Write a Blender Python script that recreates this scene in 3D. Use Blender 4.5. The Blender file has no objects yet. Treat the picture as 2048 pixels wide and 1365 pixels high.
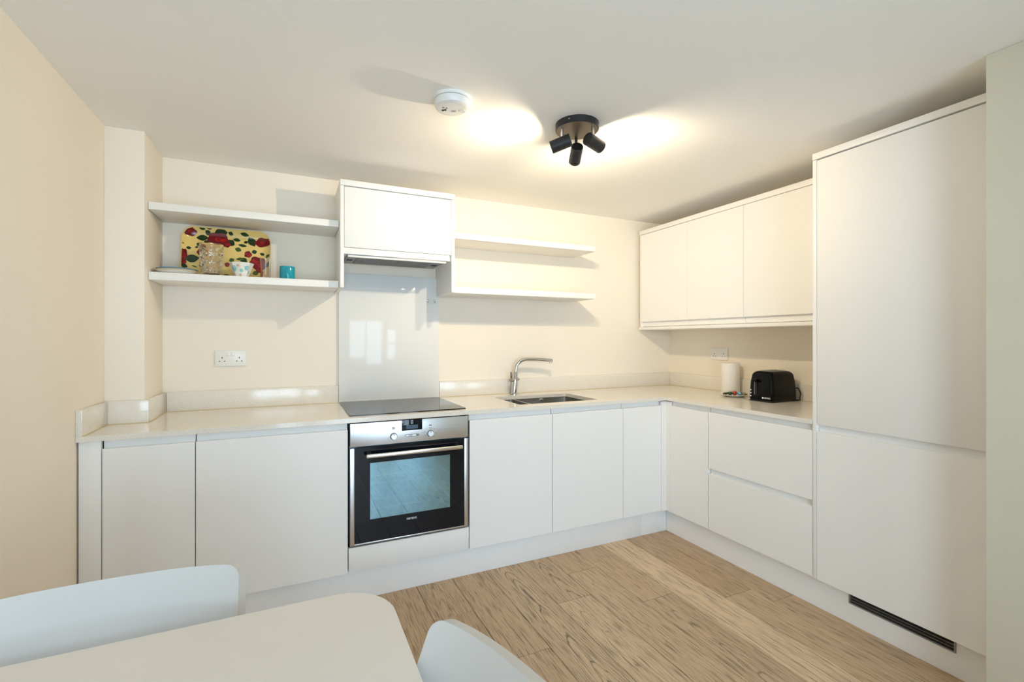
import bpy, bmesh, math, random
from mathutils import Vector, Matrix
random.seed(7)
S = bpy.context.scene
COL = S.collection
PI = math.pi

# ------------------------------------------------------------------ materials
def node_mat(name):
    m = bpy.data.materials.new(name); m.use_nodes = True
    nt = m.node_tree; b = nt.nodes['Principled BSDF']
    return m, nt, b

def lin(c):
    return tuple(((x/255)/12.92 if x/255 <= .04045 else ((x/255+.055)/1.055)**2.4) for x in c) + (1,)

def N(nt, t, **kw):
    n = nt.nodes.new(t)
    for k, v in kw.items():
        if k.startswith('_'): setattr(n, k[1:], v)
        else: n.inputs[k.replace('__', ' ')].default_value = v
    return n

def plain(name, col, rough=.4, metal=0, var=.03, scale=18, bump=0, bscale=200, **kw):
    """procedural paint/plastic/metal: slight noise in tone and roughness"""
    m, nt, b = node_mat(name)
    tc = nt.nodes.new('ShaderNodeTexCoord')
    no = N(nt, 'ShaderNodeTexNoise', Scale=scale, Detail=4)
    nt.links.new(tc.outputs['Object'], no.inputs['Vector'])
    mr = N(nt, 'ShaderNodeMapRange'); mr.inputs['To Min'].default_value = 1-var; mr.inputs['To Max'].default_value = 1+var
    nt.links.new(no.outputs['Fac'], mr.inputs['Value'])
    mx = nt.nodes.new('ShaderNodeVectorMath'); mx.operation = 'SCALE'
    mx.inputs[0].default_value = col[:3]
    nt.links.new(mr.outputs['Result'], mx.inputs['Scale'])
    nt.links.new(mx.outputs['Vector'], b.inputs['Base Color'])
    mr2 = N(nt, 'ShaderNodeMapRange'); mr2.inputs['To Min'].default_value = max(0, rough*.88); mr2.inputs['To Max'].default_value = min(1, rough*1.12)
    nt.links.new(no.outputs['Fac'], mr2.inputs['Value'])
    nt.links.new(mr2.outputs['Result'], b.inputs['Roughness'])
    b.inputs['Metallic'].default_value = metal
    for k, v in kw.items(): b.inputs[k.replace('__', ' ')].default_value = v
    if bump:
        n2 = N(nt, 'ShaderNodeTexNoise', Scale=bscale, Detail=3)
        nt.links.new(tc.outputs['Object'], n2.inputs['Vector'])
        bp = N(nt, 'ShaderNodeBump', Strength=bump, Distance=.002)
        nt.links.new(n2.outputs['Fac'], bp.inputs['Height'])
        nt.links.new(bp.outputs['Normal'], b.inputs['Normal'])
    return m

M = {}
M['wall'] = plain('cream_wall_paint', (.84, .77, .665), .75, var=.02, scale=3, bump=.25, bscale=90)
M['wall_daylit'] = plain('cream_paint_green_daylight', (.72, .72, .62), .7, var=.03, scale=4, bump=.25, bscale=90)  # same cream paint, with greenish daylight put into the colour
M['ceil'] = plain('ceiling_paint', (.87, .855, .82), .85, var=.012, scale=2, bump=.15, bscale=120)
M['white'] = plain('white_cabinet_lacquer', (.845, .84, .825), .55, var=.006, scale=6, Specular__IOR__Level=.3)
M['edge'] = plain('white_panel_edge', (.84, .83, .81), .38, var=.008, scale=6)
M['shelf'] = plain('white_melamine', (.84, .825, .79), .45, var=.01, scale=6)
M['carc'] = plain('carcass_gap_shade', (.30, .30, .30), .6, var=.03)  # white carcass coloured grey to deepen the shade in the door gaps
M['dark'] = plain('dark_gap', (.01, .01, .011), .6)
M['plinth'] = plain('white_plinth', (.88, .88, .87), .33, var=.015, scale=7)
M['steel'] = plain('brushed_steel', (.70, .71, .72), .34, 1, var=.012, scale=8)
M['steelsink'] = plain('sink_steel', (.50, .49, .47), .24, 1, var=.05, scale=30)
M['steeldull'] = plain('grey_painted_steel', (.30, .30, .30), .42, .6, var=.05, scale=40)
M['filter'] = plain('grease_filter_mesh', (.20, .195, .185), .45, .7, var=.1, scale=90)
M['chrome'] = plain('chrome', (.60, .60, .60), .05, 1, var=.01)
M['handle'] = plain('satin_handle', (.78, .74, .68), .25, 1, var=.02, scale=60)
M['blackgloss'] = plain('black_gloss_plastic', (.003, .003, .003), .16, var=.05, Specular__IOR__Level=.16)
M['black'] = plain('black_plastic', (.012, .012, .012), .4, var=.05)
M['lampblack'] = plain('black_powder_coat', (.016, .016, .018), .42, var=.08, scale=60)
M['plate_glow'] = plain('black_plate_warm_sheen', (.20, .165, .125), .42, .9, var=.1, scale=30)  # warm light reflected by the black lamp plate, put into a brown colour
M['ovenglass'] = plain('black_oven_glass', (.004, .006, .010), .04, var=.02, Specular__IOR__Level=.38)
M['hobglass'] = plain('black_hob_glass', (.010, .010, .010), .07, var=.02)
M['plastic'] = plain('white_plastic', (.80, .80, .78), .35, var=.01)
M['plug'] = plain('white_socket_plastic', (.80, .79, .75), .3, var=.01)
M['grey'] = plain('grey_print', (.20, .21, .22), .5)
M['lgrey'] = plain('light_grey_print', (.52, .54, .56), .4)
M['ink'] = plain('black_ink', (.01, .01, .01), .5)
M['whiteink'] = plain('white_ink', (.85, .86, .88), .5)
M['orange'] = plain('orange_print', (.62, .33, .17), .5)
M['paper'] = plain('kitchen_paper', (.84, .81, .76), .95, var=.03, scale=70, bump=.7, bscale=120)
M['ceramic'] = plain('glazed_ceramic', (.82, .79, .73), .15, var=.01)
M['teal'] = plain('teal_glaze', (.01, .32, .40), .12, var=.06, scale=25)
M['aqua'] = plain('aqua_flower_print', (.26, .56, .58), .2, var=.1, scale=60)
M['peach'] = plain('peach_flower_print', (.72, .47, .33), .2, var=.1, scale=60)
M['tray'] = plain('cream_yellow_tray', (.84, .61, .21), .12, var=.07, scale=16)
M['rose1'] = plain('crimson_rose_print', (.17, .004, .008), .14, var=.25, scale=70)
M['rose2'] = plain('red_rose_print', (.42, .010, .012), .14, var=.25, scale=70)
M['leaf1'] = plain('dark_leaf_print', (.012, .040, .010), .14, var=.3, scale=70)
M['leaf2'] = plain('green_leaf_print', (.06, .11, .018), .14, var=.3, scale=70)
M['bluerim'] = plain('blue_rim_glaze', (.03, .20, .33), .15, var=.05)
M['red'] = plain('red_foil', (.50, .05, .03), .3, .3)
M['green'] = plain('dark_green_foil', (.02, .07, .04), .3, .3)
M['blue'] = plain('pale_blue_foil', (.17, .36, .48), .3, .3)
M['brown'] = plain('brown_foil', (.06, .025, .015), .35, .2)
M['olive'] = plain('olive_foil', (.22, .17, .03), .35, .2)
M['table'] = plain('off_white_table_laminate', (.80, .75, .685), .33, var=.012, scale=9)
M['chair'] = plain('white_chair_shell', (.61, .59, .565), .36, var=.008, scale=6)
M['upvc'] = plain('white_window_frame', (.82, .83, .84), .3, var=.01)
M['caulk'] = plain('yellowed_sealant', (.60, .47, .24), .5, var=.12, scale=30)

def quartz():
    m, nt, b = node_mat('speckled_quartz')
    tc = nt.nodes.new('ShaderNodeTexCoord')
    v = N(nt, 'ShaderNodeTexNoise', Scale=420, Detail=2)
    nt.links.new(tc.outputs['Object'], v.inputs['Vector'])
    r = nt.nodes.new('ShaderNodeValToRGB')
    r.color_ramp.elements[0].position = .35; r.color_ramp.elements[0].color = (.70, .655, .58, 1)
    r.color_ramp.elements[1].position = .62; r.color_ramp.elements[1].color = (.82, .78, .71, 1)
    nt.links.new(v.outputs['Fac'], r.inputs['Fac']); nt.links.new(r.outputs['Color'], b.inputs['Base Color'])
    b.inputs['Roughness'].default_value = .13
    return m
M['quartz'] = quartz()

def splash():
    m, nt, b = node_mat('back_painted_glass')
    tc = nt.nodes.new('ShaderNodeTexCoord'); n = N(nt, 'ShaderNodeTexNoise', Scale=2.0)
    nt.links.new(tc.outputs['Object'], n.inputs['Vector'])
    r = nt.nodes.new('ShaderNodeValToRGB')
    r.color_ramp.elements[0].color = (.76, .76, .745, 1); r.color_ramp.elements[1].color = (.79, .79, .775, 1)
    nt.links.new(n.outputs['Fac'], r.inputs['Fac']); nt.links.new(r.outputs['Color'], b.inputs['Base Color'])
    b.inputs['Roughness'].default_value = .06; b.inputs['Specular IOR Level'].default_value = .23
    return m
M['splash'] = splash()

def glass(name, col=(1, 1, 1, 1), rough=0.0):
    m, nt, b = node_mat(name)
    b.inputs['Base Color'].default_value = col; b.inputs['Roughness'].default_value = rough
    b.inputs['Transmission Weight'].default_value = 1; b.inputs['IOR'].default_value = 1.48
    tc = nt.nodes.new('ShaderNodeTexCoord'); n = N(nt, 'ShaderNodeTexNoise', Scale=60)
    nt.links.new(tc.outputs['Object'], n.inputs['Vector'])
    bp = N(nt, 'ShaderNodeBump', Strength=.02, Distance=.001)
    nt.links.new(n.outputs['Fac'], bp.inputs['Height']); nt.links.new(bp.outputs['Normal'], b.inputs['Normal'])
    return m
M['glass'] = glass('clear_glass')

def pane_mat(name, tint, refl):
    m = bpy.data.materials.new(name); m.use_nodes = True; nt = m.node_tree
    for n in list(nt.nodes): nt.nodes.remove(n)
    o = nt.nodes.new('ShaderNodeOutputMaterial'); mx = nt.nodes.new('ShaderNodeMixShader')
    t = N(nt, 'ShaderNodeBsdfTransparent', Color=tint); g = N(nt, 'ShaderNodeBsdfGlossy', Roughness=.02)
    fr = N(nt, 'ShaderNodeFresnel', IOR=refl)
    nt.links.new(fr.outputs[0], mx.inputs[0]); nt.links.new(t.outputs[0], mx.inputs[1]); nt.links.new(g.outputs[0], mx.inputs[2])
    nt.links.new(mx.outputs[0], o.inputs[0])
    return m
M['pane'] = pane_mat('window_pane_glass', (.97, .98, .98, 1), 1.45)

def oven_window():
    """coated heat-reflecting inner pane: bluish mirror over a see-through pane"""
    m = bpy.data.materials.new('coated_oven_pane'); m.use_nodes = True; nt = m.node_tree
    for n in list(nt.nodes): nt.nodes.remove(n)
    o = nt.nodes.new('ShaderNodeOutputMaterial'); mx = nt.nodes.new('ShaderNodeMixShader')
    t = N(nt, 'ShaderNodeBsdfTransparent', Color=(.75, .88, .95, 1)); g = N(nt, 'ShaderNodeBsdfGlossy', Color=(.50, .84, 1.0, 1), Roughness=.03)
    tc = nt.nodes.new('ShaderNodeTexCoord'); n = N(nt, 'ShaderNodeTexNoise', Scale=5, Detail=3)
    nt.links.new(tc.outputs['Object'], n.inputs['Vector'])
    mr = N(nt, 'ShaderNodeMapRange'); mr.inputs['To Min'].default_value = .42; mr.inputs['To Max'].default_value = .66
    nt.links.new(n.outputs['Fac'], mr.inputs['Value'])
    nt.links.new(mr.outputs['Result'], mx.inputs[0]); nt.links.new(t.outputs[0], mx.inputs[1]); nt.links.new(g.outputs[0], mx.inputs[2])
    nt.links.new(mx.outputs[0], o.inputs[0])
    return m
M['ovenwin'] = oven_window()
M['enamel'] = plain('oven_enamel', (.42, .55, .62), .3, var=.15, scale=14)

def emit(name, col, s):
    m = bpy.data.materials.new(name); m.use_nodes = True; nt = m.node_tree
    b = nt.nodes['Principled BSDF']; b.inputs['Base Color'].default_value = (.9, .9, .9, 1)
    b.inputs['Emission Color'].default_value = col; b.inputs['Emission Strength'].default_value = s
    return m
M['bulb'] = emit('lit_bulb_face', (1, .84, .62, 1), 12)

def oak():
    m, nt, b = node_mat('brushed_oak_planks')
    L = nt.links.new
    at = N(nt, 'ShaderNodeAttribute', _attribute_name='seed'); tone = N(nt, 'ShaderNodeAttribute', _attribute_name='tone')
    cat = N(nt, 'ShaderNodeAttribute', _attribute_name='cathedral'); cx = N(nt, 'ShaderNodeAttribute', _attribute_name='across')
    tc = nt.nodes.new('ShaderNodeTexCoord')
    off = N(nt, 'ShaderNodeCombineXYZ'); 
    mul = N(nt, 'ShaderNodeMath', _operation='MULTIPLY'); mul.inputs[1].default_value = 37.0; L(at.outputs['Fac'], mul.inputs[0])
    L(mul.outputs[0], off.inputs['X']); L(mul.outputs[0], off.inputs['Z'])
    add = N(nt, 'ShaderNodeVectorMath', _operation='ADD'); L(tc.outputs['Object'], add.inputs[0]); L(off.outputs[0], add.inputs[1])
    def stretched(sx, sy, scale, detail, dist=0):
        mp = N(nt, 'ShaderNodeMapping'); mp.inputs['Scale'].default_value = (sx, sy, 1); L(add.outputs[0], mp.inputs['Vector'])
        n = N(nt, 'ShaderNodeTexNoise', Scale=scale, Detail=detail, Distortion=dist); L(mp.outputs[0], n.inputs['Vector']); return n
    # fine pores / streaks along the plank
    f1 = stretched(230, 9, 1, 5, .3); f2 = stretched(34, 1.4, 1, 5, .8); f3 = stretched(7, 1.2, 1, 3, .4)
    # cathedral rings: stretched paraboloid, distorted
    sep = N(nt, 'ShaderNodeSeparateXYZ'); L(tc.outputs['Object'], sep.inputs[0])
    sq = N(nt, 'ShaderNodeMath', _operation='POWER'); sq.inputs[1].default_value = 2; 
    ab = N(nt, 'ShaderNodeMath', _operation='ABSOLUTE'); L(cx.outputs['Fac'], ab.inputs[0]); L(ab.outputs[0], sq.inputs[0])
    k1 = N(nt, 'ShaderNodeMath', _operation='MULTIPLY'); k1.inputs[1].default_value = 1.15; L(sq.outputs[0], k1.inputs[0])
    k2 = N(nt, 'ShaderNodeMath', _operation='MULTIPLY_ADD'); k2.inputs[1].default_value = .62; L(sep.outputs['Y'], k2.inputs[0]); L(k1.outputs[0], k2.inputs[2])
    k3 = N(nt, 'ShaderNodeMath', _operation='MULTIPLY_ADD'); k3.inputs[1].default_value = .55; L(f3.outputs['Fac'], k3.inputs[0]); L(k2.outputs[0], k3.inputs[2])
    k4 = N(nt, 'ShaderNodeMath', _operation='MULTIPLY_ADD'); k4.inputs[1].default_value = .10; L(f2.outputs['Fac'], k4.inputs[0]); L(k3.outputs[0], k4.inputs[2])
    fr = N(nt, 'ShaderNodeMath', _operation='MULTIPLY'); fr.inputs[1].default_value = 10; L(k4.outputs[0], fr.inputs[0])
    fc = N(nt, 'ShaderNodeMath', _operation='FRACT'); L(fr.outputs[0], fc.inputs[0])
    rr = nt.nodes.new('ShaderNodeValToRGB'); e = rr.color_ramp.elements
    e[0].position = 0; e[0].color = (1, 1, 1, 1); e[1].position = .11; e[1].color = (.15, .15, .15, 1)
    x = e.new(.45); x.color = (0, 0, 0, 1); x = e.new(.93); x.color = (.12, .12, .12, 1); x = e.new(1); x.color = (1, 1, 1, 1)
    L(fc.outputs[0], rr.inputs['Fac'])
    ring = N(nt, 'ShaderNodeMath', _operation='MULTIPLY'); L(rr.outputs['Color'], ring.inputs[0]); L(cat.outputs['Fac'], ring.inputs[1])
    pr = nt.nodes.new('ShaderNodeValToRGB'); e = pr.color_ramp.elements
    e[0].position = .34; e[0].color = (1, 1, 1, 1); e[1].position = .50; e[1].color = (0, 0, 0, 1)
    L(f1.outputs['Fac'], pr.inputs['Fac'])
    # base tone per plank
    base = nt.nodes.new('ShaderNodeMix'); base.data_type = 'RGBA'
    base.inputs[6].default_value = lin((172, 140, 106)); base.inputs[7].default_value = lin((220, 193, 158))
    tadd = N(nt, 'ShaderNodeMath', _operation='MULTIPLY_ADD'); tadd.inputs[1].default_value = .5; L(f2.outputs['Fac'], tadd.inputs[0])
    tsub = N(nt, 'ShaderNodeMath', _operation='SUBTRACT'); tsub.inputs[1].default_value = .25; L(tone.outputs['Fac'], tsub.inputs[0]); L(tsub.outputs[0], tadd.inputs[2])
    tadd.use_clamp = True
    L(tadd.outputs[0], base.inputs[0])
    d1 = nt.nodes.new('ShaderNodeMix'); d1.data_type = 'RGBA'; d1.inputs[7].default_value = lin((92, 71, 52))
    pm = N(nt, 'ShaderNodeMath', _operation='MULTIPLY'); pm.inputs[1].default_value = .68; L(pr.outputs['Color'], pm.inputs[0])
    L(pm.outputs[0], d1.inputs[0]); L(base.outputs[2], d1.inputs[6])
    d2 = nt.nodes.new('ShaderNodeMix'); d2.data_type = 'RGBA'; d2.inputs[7].default_value = lin((76, 60, 46))
    rm = N(nt, 'ShaderNodeMath', _operation='MULTIPLY'); rm.inputs[1].default_value = .9; L(ring.outputs[0], rm.inputs[0])
    L(rm.outputs[0], d2.inputs[0]); L(d1.outputs[2], d2.inputs[6])
    L(d2.outputs[2], b.inputs['Base Color'])
    b.inputs['Roughness'].default_value = .42
    h = N(nt, 'ShaderNodeMath', _operation='ADD'); L(pm.outputs[0], h.inputs[0]); L(rm.outputs[0], h.inputs[1])
    bp = N(nt, 'ShaderNodeBump', Strength=.35, Distance=.0015, _invert=True); L(h.outputs[0], bp.inputs['Height']); L(bp.outputs['Normal'], b.inputs['Normal'])
    return m
M['oak'] = oak()

# ------------------------------------------------------------------ geometry helpers (world metres)
def box(bm, x0, x1, y0, y1, z0, z1, bev=0, seg=2, mi=0):
    x0, x1 = sorted((x0, x1)); y0, y1 = sorted((y0, y1)); z0, z1 = sorted((z0, z1))
    v = [bm.verts.new(p) for p in ((x0,y0,z0),(x1,y0,z0),(x1,y1,z0),(x0,y1,z0),(x0,y0,z1),(x1,y0,z1),(x1,y1,z1),(x0,y1,z1))]
    fs = [bm.faces.new([v[i] for i in q]) for q in ((3,2,1,0),(4,5,6,7),(0,1,5,4),(1,2,6,5),(2,3,7,6),(3,0,4,7))]
    for f in fs: f.material_index = mi
    if bev:
        es = list({e for f in fs for e in f.edges})
        bmesh.ops.bevel(bm, geom=es, offset=bev, segments=seg, affect='EDGES', profile=.5, clamp_overlap=True)
    return bm

def prism(bm, pts, axis, a, b, mi=0):
    def P(u, w, t):
        return {'x': (t, u, w), 'y': (u, t, w), 'z': (u, w, t)}[axis]
    A = [bm.verts.new(P(u, w, a)) for u, w in pts]; Bv = [bm.verts.new(P(u, w, b)) for u, w in pts]
    n = len(pts)
    fs = [bm.faces.new(A), bm.faces.new(Bv[::-1])]
    for i in range(n): fs.append(bm.faces.new((A[i], A[(i+1) % n], Bv[(i+1) % n], Bv[i])))
    for f in fs: f.material_index = mi
    return bm

def frame_of(d):
    d = Vector(d).normalized(); up = Vector((0, 0, 1)) if abs(d.z) < .95 else Vector((1, 0, 0))
    a = d.cross(up).normalized(); return a, a.cross(d).normalized(), d

def lathe(bm, prof, origin=(0, 0, 0), axis=(0, 0, 1), seg=40, mi=0, rfun=None):
    a, b_, d = frame_of(axis) if tuple(axis) != (0, 0, 1) else (Vector((1, 0, 0)), Vector((0, 1, 0)), Vector((0, 0, 1)))
    o = Vector(origin); rings = []
    for r, t in prof:
        if r < 1e-6: rings.append([bm.verts.new(o + d*t)])
        else:
            ring = []
            for i in range(seg):
                th = 2*PI*i/seg; rr = rfun(r, t, th) if rfun else r
                ring.append(bm.verts.new(o + d*t + a*rr*math.cos(th) + b_*rr*math.sin(th)))
            rings.append(ring)
    for p, q in zip(rings, rings[1:]):
        if len(p) == 1 and len(q) == 1: continue
        for i in range(seg):
            j = (i+1) % seg
            if len(p) == 1: f = bm.faces.new((p[0], q[i], q[j]))
            elif len(q) == 1: f = bm.faces.new((p[i], p[j], q[0]))
            else: f = bm.faces.new((p[i], p[j], q[j], q[i]))
            f.material_index = mi
    return bm

def tube(bm, pts, r, seg=14, mi=0):
    pts = [Vector(p) for p in pts]; n = len(pts)
    rs = r if isinstance(r, (list, tuple)) else [r]*n
    tang = [((pts[min(i+1, n-1)] - pts[max(i-1, 0)]).normalized()) for i in range(n)]
    a, b_, _ = frame_of(tang[0]); rings = []
    for i, p in enumerate(pts):
        a = (a - tang[i]*a.dot(tang[i])).normalized(); b_ = tang[i].cross(a)
        rings.append([bm.verts.new(p + a*rs[i]*math.cos(2*PI*k/seg) + b_*rs[i]*math.sin(2*PI*k/seg)) for k in range(seg)])
    for p, q in zip(rings, rings[1:]):
        for k in range(seg): bm.faces.new((p[k], p[(k+1) % seg], q[(k+1) % seg], q[k])).material_index = mi
    bm.faces.new(rings[0][::-1]).material_index = mi; bm.faces.new(rings[-1]).material_index = mi
    return bm

def rrect(w, h, r, n=6, cx=0, cy=0):
    pts = []
    for sx, sy, a0 in ((1, 1, 0), (-1, 1, 90), (-1, -1, 180), (1, -1, 270)):
        for i in range(n+1):
            t = math.radians(a0 + 90*i/n)
            pts.append((cx + sx*(w/2-r) + r*math.cos(t), cy + sy*(h/2-r) + r*math.sin(t)))
    return pts

OFF = {}
def obj(name, bm, mats, parent=None, ang=35, origin=(0, 0, 0), keep=False):
    me = bpy.data.meshes.new(name)
    if not keep: bmesh.ops.recalc_face_normals(bm, faces=bm.faces)
    off = OFF.get(parent.name, Vector((0, 0, 0))) if parent else Vector(origin)
    if off.length: bmesh.ops.translate(bm, verts=bm.verts, vec=-off)
    bm.to_mesh(me); bm.free()
    for m in (mats if isinstance(mats, (list, tuple)) else [mats]): me.materials.append(m)
    me.shade_smooth(); me.set_sharp_from_angle(angle=math.radians(ang))
    o = bpy.data.objects.new(name, me); COL.objects.link(o)
    if parent: o.parent = parent
    else: o.location = off
    OFF[o.name] = off
    return o

def thing(name, label, cat, loc, group=None):
    o = bpy.data.objects.new(name, None); COL.objects.link(o); o.location = loc; o.empty_display_size = .05
    OFF[o.name] = Vector(loc); tag(o, label, cat, group); return o

def tag(o, label, cat, group=None):
    o['label'] = label; o['category'] = cat
    if group: o['group'] = group
    return o

def struct(name, bm, m):
    o = obj(name, bm, m); o['kind'] = 'structure'; return o

def bx(*a, **k): return box(bmesh.new(), *a, **k)

def text_bm(s, size, loc, xdir, ydir, depth=.0006, spacing=1.0):
    cu = bpy.data.curves.new('lettering', 'FONT'); cu.body = s; cu.size = size; cu.extrude = depth/2
    cu.align_x = 'CENTER'; cu.align_y = 'CENTER'; cu.space_character = spacing; cu.resolution_u = 2
    ob = bpy.data.objects.new('lettering', cu); COL.objects.link(ob)
    me = bpy.data.meshes.new_from_object(ob.evaluated_get(bpy.context.evaluated_depsgraph_get()))
    X = Vector(xdir); Y = Vector(ydir); Z = X.cross(Y)
    me.transform(Matrix(((X.x, Y.x, Z.x, loc[0]), (X.y, Y.y, Z.y, loc[1]), (X.z, Y.z, Z.z, loc[2]), (0, 0, 0, 1))))
    bm = bmesh.new(); bm.from_mesh(me)
    bpy.data.objects.remove(ob); bpy.data.curves.remove(cu); bpy.data.meshes.remove(me)
    return bm

# ------------------------------------------------------------------ key dimensions
ZC = 2.193; ZT = .8845; D = -.62; XL = -3.557; YR = -4.6; XP = -.745; YP = -2.21

# ------------------------------------------------------------------ setting
def build_floor():
    bm = bmesh.new()
    Ls = {n: bm.faces.layers.float.new(n) for n in ('seed', 'tone', 'cathedral')}
    across = bm.verts.layers.float.new('across')
    box(bm, XL-.1, .1, YR-.1, .1, -.06, -.012)
    for f in bm.faces:
        for n in Ls: f[Ls[n]] = 0.0
    joints = {0: -1.02, 1: -.80, 2: -1.18, 4: -1.32, 5: -1.444, -1: -2.10, -2: -1.28, -3: -.90, -4: -1.62, 3: -2.00, -5: -1.1}
    tones = {0: (.60, .95), 1: (.45, .1), 2: (.45, .15), 3: (.95, .1), 4: (.32, .05), 5: (.40, .05), -1: (.62, 1.0), -2: (.38, .05), -3: (.42, .55), -4: (.3, .1)}
    after = {0: (.80, .55), 1: (.55, .30), 2: (.52, .75), 3: (.75, .1), 4: (.55, .1), 5: (.45, .1), -2: (.35, .1), -3: (.28, .15), -1: (.7, .3)}
    w = .19
    for k in range(-11, 8):
        x0 = -1.67 + w*k; x1 = x0 + w
        ja = joints.get(k, -random.uniform(.7, 2.2))
        cuts = [.05, ja]
        while cuts[-1] > YR-.05: cuts.append(cuts[-1] - random.uniform(1.25, 1.95))
        for i in range(len(cuts)-1):
            yb, ya = cuts[i], max(cuts[i+1], YR-.05)
            if yb-ya < .02: continue
            t, c = (tones if i == 0 else after if i == 1 else {}).get(k, (random.uniform(.3, .8), random.choice((.05, .1, .3, .7))))
            n0 = len(bm.faces); nv = len(bm.verts)
            g = .0009
            xa, xb = max(x0+g, XL-.05), min(x1-g, .05)
            if xb-xa < .01: continue
            box(bm, xa, xb, ya+g, yb-g, -.0115, 0, bev=.0016, seg=1)
            bm.faces.ensure_lookup_table(); bm.verts.ensure_lookup_table()
            sd = random.random()
            for f in bm.faces[n0:]:
                f[Ls['seed']] = sd; f[Ls['tone']] = t; f[Ls['cathedral']] = c
            sh = random.uniform(-.03, .03)
            for v in bm.verts[nv:]: v[across] = ((v.co.x-(x0+x1)/2)+sh)/(w/2)*.9
    o = struct('floor', bm, M['oak'])
build_floor()
struct('ceiling', bx(XL-.1, .1, YR-.1, .1, ZC, ZC+.08), M['ceil'])
struct('wall_back', bx(XL-.1, .1, 0, .1, -.06, ZC), M['wall'])
struct('wall_right', bx(0, .1, YP-.1, 0, -.06, ZC), M['wall'])
bm = bx(XP, .1, YR, YP, -.06, ZC, bev=.004, seg=2)
struct('wall_right_return', bm, M['wall_daylit'])
struct('wall_pilaster', bx(XL, -3.413, -.331, .0, 0, ZC, bev=.0025), M['wall'])

def wall_with_holes(bm, u0, u1, z0, z1, holes, mk):
    """holes: (ua, ub, za, zb) sorted along u; mk(ua,ub,za,zb) adds a box"""
    u = u0
    for ua, ub, za, zb in holes:
        mk(u, ua, z0, z1); mk(ua, ub, z0, za); mk(ua, ub, zb, z1); u = ub
    mk(u, u1, z0, z1)
RH = [(-3.45, -1.80, .10, 2.06), (-1.63, -1.10, .30, 1.68)]
bm = bmesh.new(); wall_with_holes(bm, XL-.1, .1, -.06, ZC, RH, lambda a, b, c, d: box(bm, a, b, YR-.12, YR, c, d))
struct('wall_rear', bm, M['wall'])
LH = []
bm = bmesh.new(); wall_with_holes(bm, YR-.12, .1, -.06, ZC, LH, lambda a, b, c, d: box(bm, XL-.12, XL, a, b, c, d))
struct('wall_left', bm, M['wall'])

def window(n, plane, a, b, z0, z1, mull=(), trans=()):
    fm = bmesh.new(); t = .055
    def bb(m, p0, p1, q0, q1, dd=.03):
        if plane == 'y': box(m, p0, p1, YR-.07-dd, YR-.07+dd, q0, q1, bev=.004)
        else: box(m, XL-.07-dd, XL-.07+dd, p0, p1, q0, q1, bev=.004)
    bb(fm, a, a+t, z0, z1); bb(fm, b-t, b, z0, z1); bb(fm, a+t, b-t, z0, z0+t); bb(fm, a+t, b-t, z1-t, z1)
    for m_ in mull: bb(fm, m_-.03, m_+.03, z0+t, z1-t)
    edges = [a+t] + [e for m_ in mull for e in (m_-.03, m_+.03)] + [b-t]
    for tr in trans:
        for i in range(0, len(edges), 2): bb(fm, edges[i], edges[i+1], tr-.035, tr+.035)
    w = obj('window_%d' % n, fm, M['upvc']); w['kind'] = 'structure'
    pm = bmesh.new()
    zs = [z0+t] + [e for tr in trans for e in (tr-.035, tr+.035)] + [z1-t]
    for i in range(0, len(edges), 2):
        for j in range(0, len(zs), 2): 
            if plane == 'y': box(pm, edges[i], edges[i+1], YR-.073, YR-.068, zs[j], zs[j+1])
            else: box(pm, XL-.073, XL-.068, edges[i], edges[i+1], zs[j], zs[j+1])
    obj('window_pane', pm, M['pane'], w)
window(1, 'y', -3.45, -1.80, .10, 2.06, mull=(-2.62,))
window(2, 'y', -1.63, -1.10, .30, 1.68, trans=(1.04,))

# ------------------------------------------------------------------ fitted units
def door_profile_base(z0, z1, zt):
    """handleless door: flat front, scooped finger recess from z1 up to zt. u = distance forward of door plane"""
    return [(0, z0), (0, z1-.002), (-.0015, z1), (-.008, z1+.0005), (-.0125, z1-.006), (-.017, z1-.004), (-.0195, z1+.004),
            (-.0195, zt), (-.024, zt), (-.024, z0)]

def front_back(parent, name, x0, x1, z0, z1, zt, m=None):
    pts = [(D - u, z) for u, z in door_profile_base(z0, z1, zt)]
    return obj(name, prism(bmesh.new(), pts, 'x', x0, x1), m or M['white'], parent, ang=25)
def front_right(parent, name, y0, y1, z0, z1, zt, m=None):
    pts = [(D - u, z) for u, z in door_profile_base(z0, z1, zt)]
    return obj(name, prism(bmesh.new(), pts, 'y', y0, y1), m or M['white'], parent, ang=25)

G = 'handleless base units under the worktop'
def base_back(label, x0, x1, g=.0018, yb=-.03, zc=.855, ztop=.8618):
    t = thing('base_cabinet', label, 'cabinet', ((x0+x1)/2, -.3, .15), G)
    obj('carcass', bx(x0+.001, x1-.001, -.585, yb, .16, zc), M['carc'], t)
    front_back(t, 'door', x0+g, x1-g, .155, .830, ztop)
    return t
base_back('narrow white handleless base cabinet at the left end, beside the left wall', -3.4815, -3.1765, yb=-.34)
base_back('wide white handleless base cabinet left of the oven', -3.1765, -2.5735, g=.0022, ztop=.8600)
base_back('white handleless base cabinet immediately right of the oven', -1.9695, -1.467, zc=.69)
base_back('white handleless base cabinet under the right half of the sink', -1.467, -.966, zc=.69)
base_back('narrow white corner base cabinet on the back run, left of the inner corner', -.966, -.6615, g=.0012)
def base_right(label, y1, y0):
    t = thing('base_cabinet', label, 'cabinet', (-.3, (y0+y1)/2, .15), G)
    obj('carcass', bx(-.585, -.03, y0+.001, y1-.001, .16, .855), M['carc'], t)
    return t
t = base_right('narrow white base cabinet on the right run, right of the inner corner', -.6575, -.9585)
front_right(t, 'door', -.9565, -.6565, .152, .830, .8625)
t = base_right('white two drawer base unit below the toaster', -.9585, -1.5625)
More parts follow.
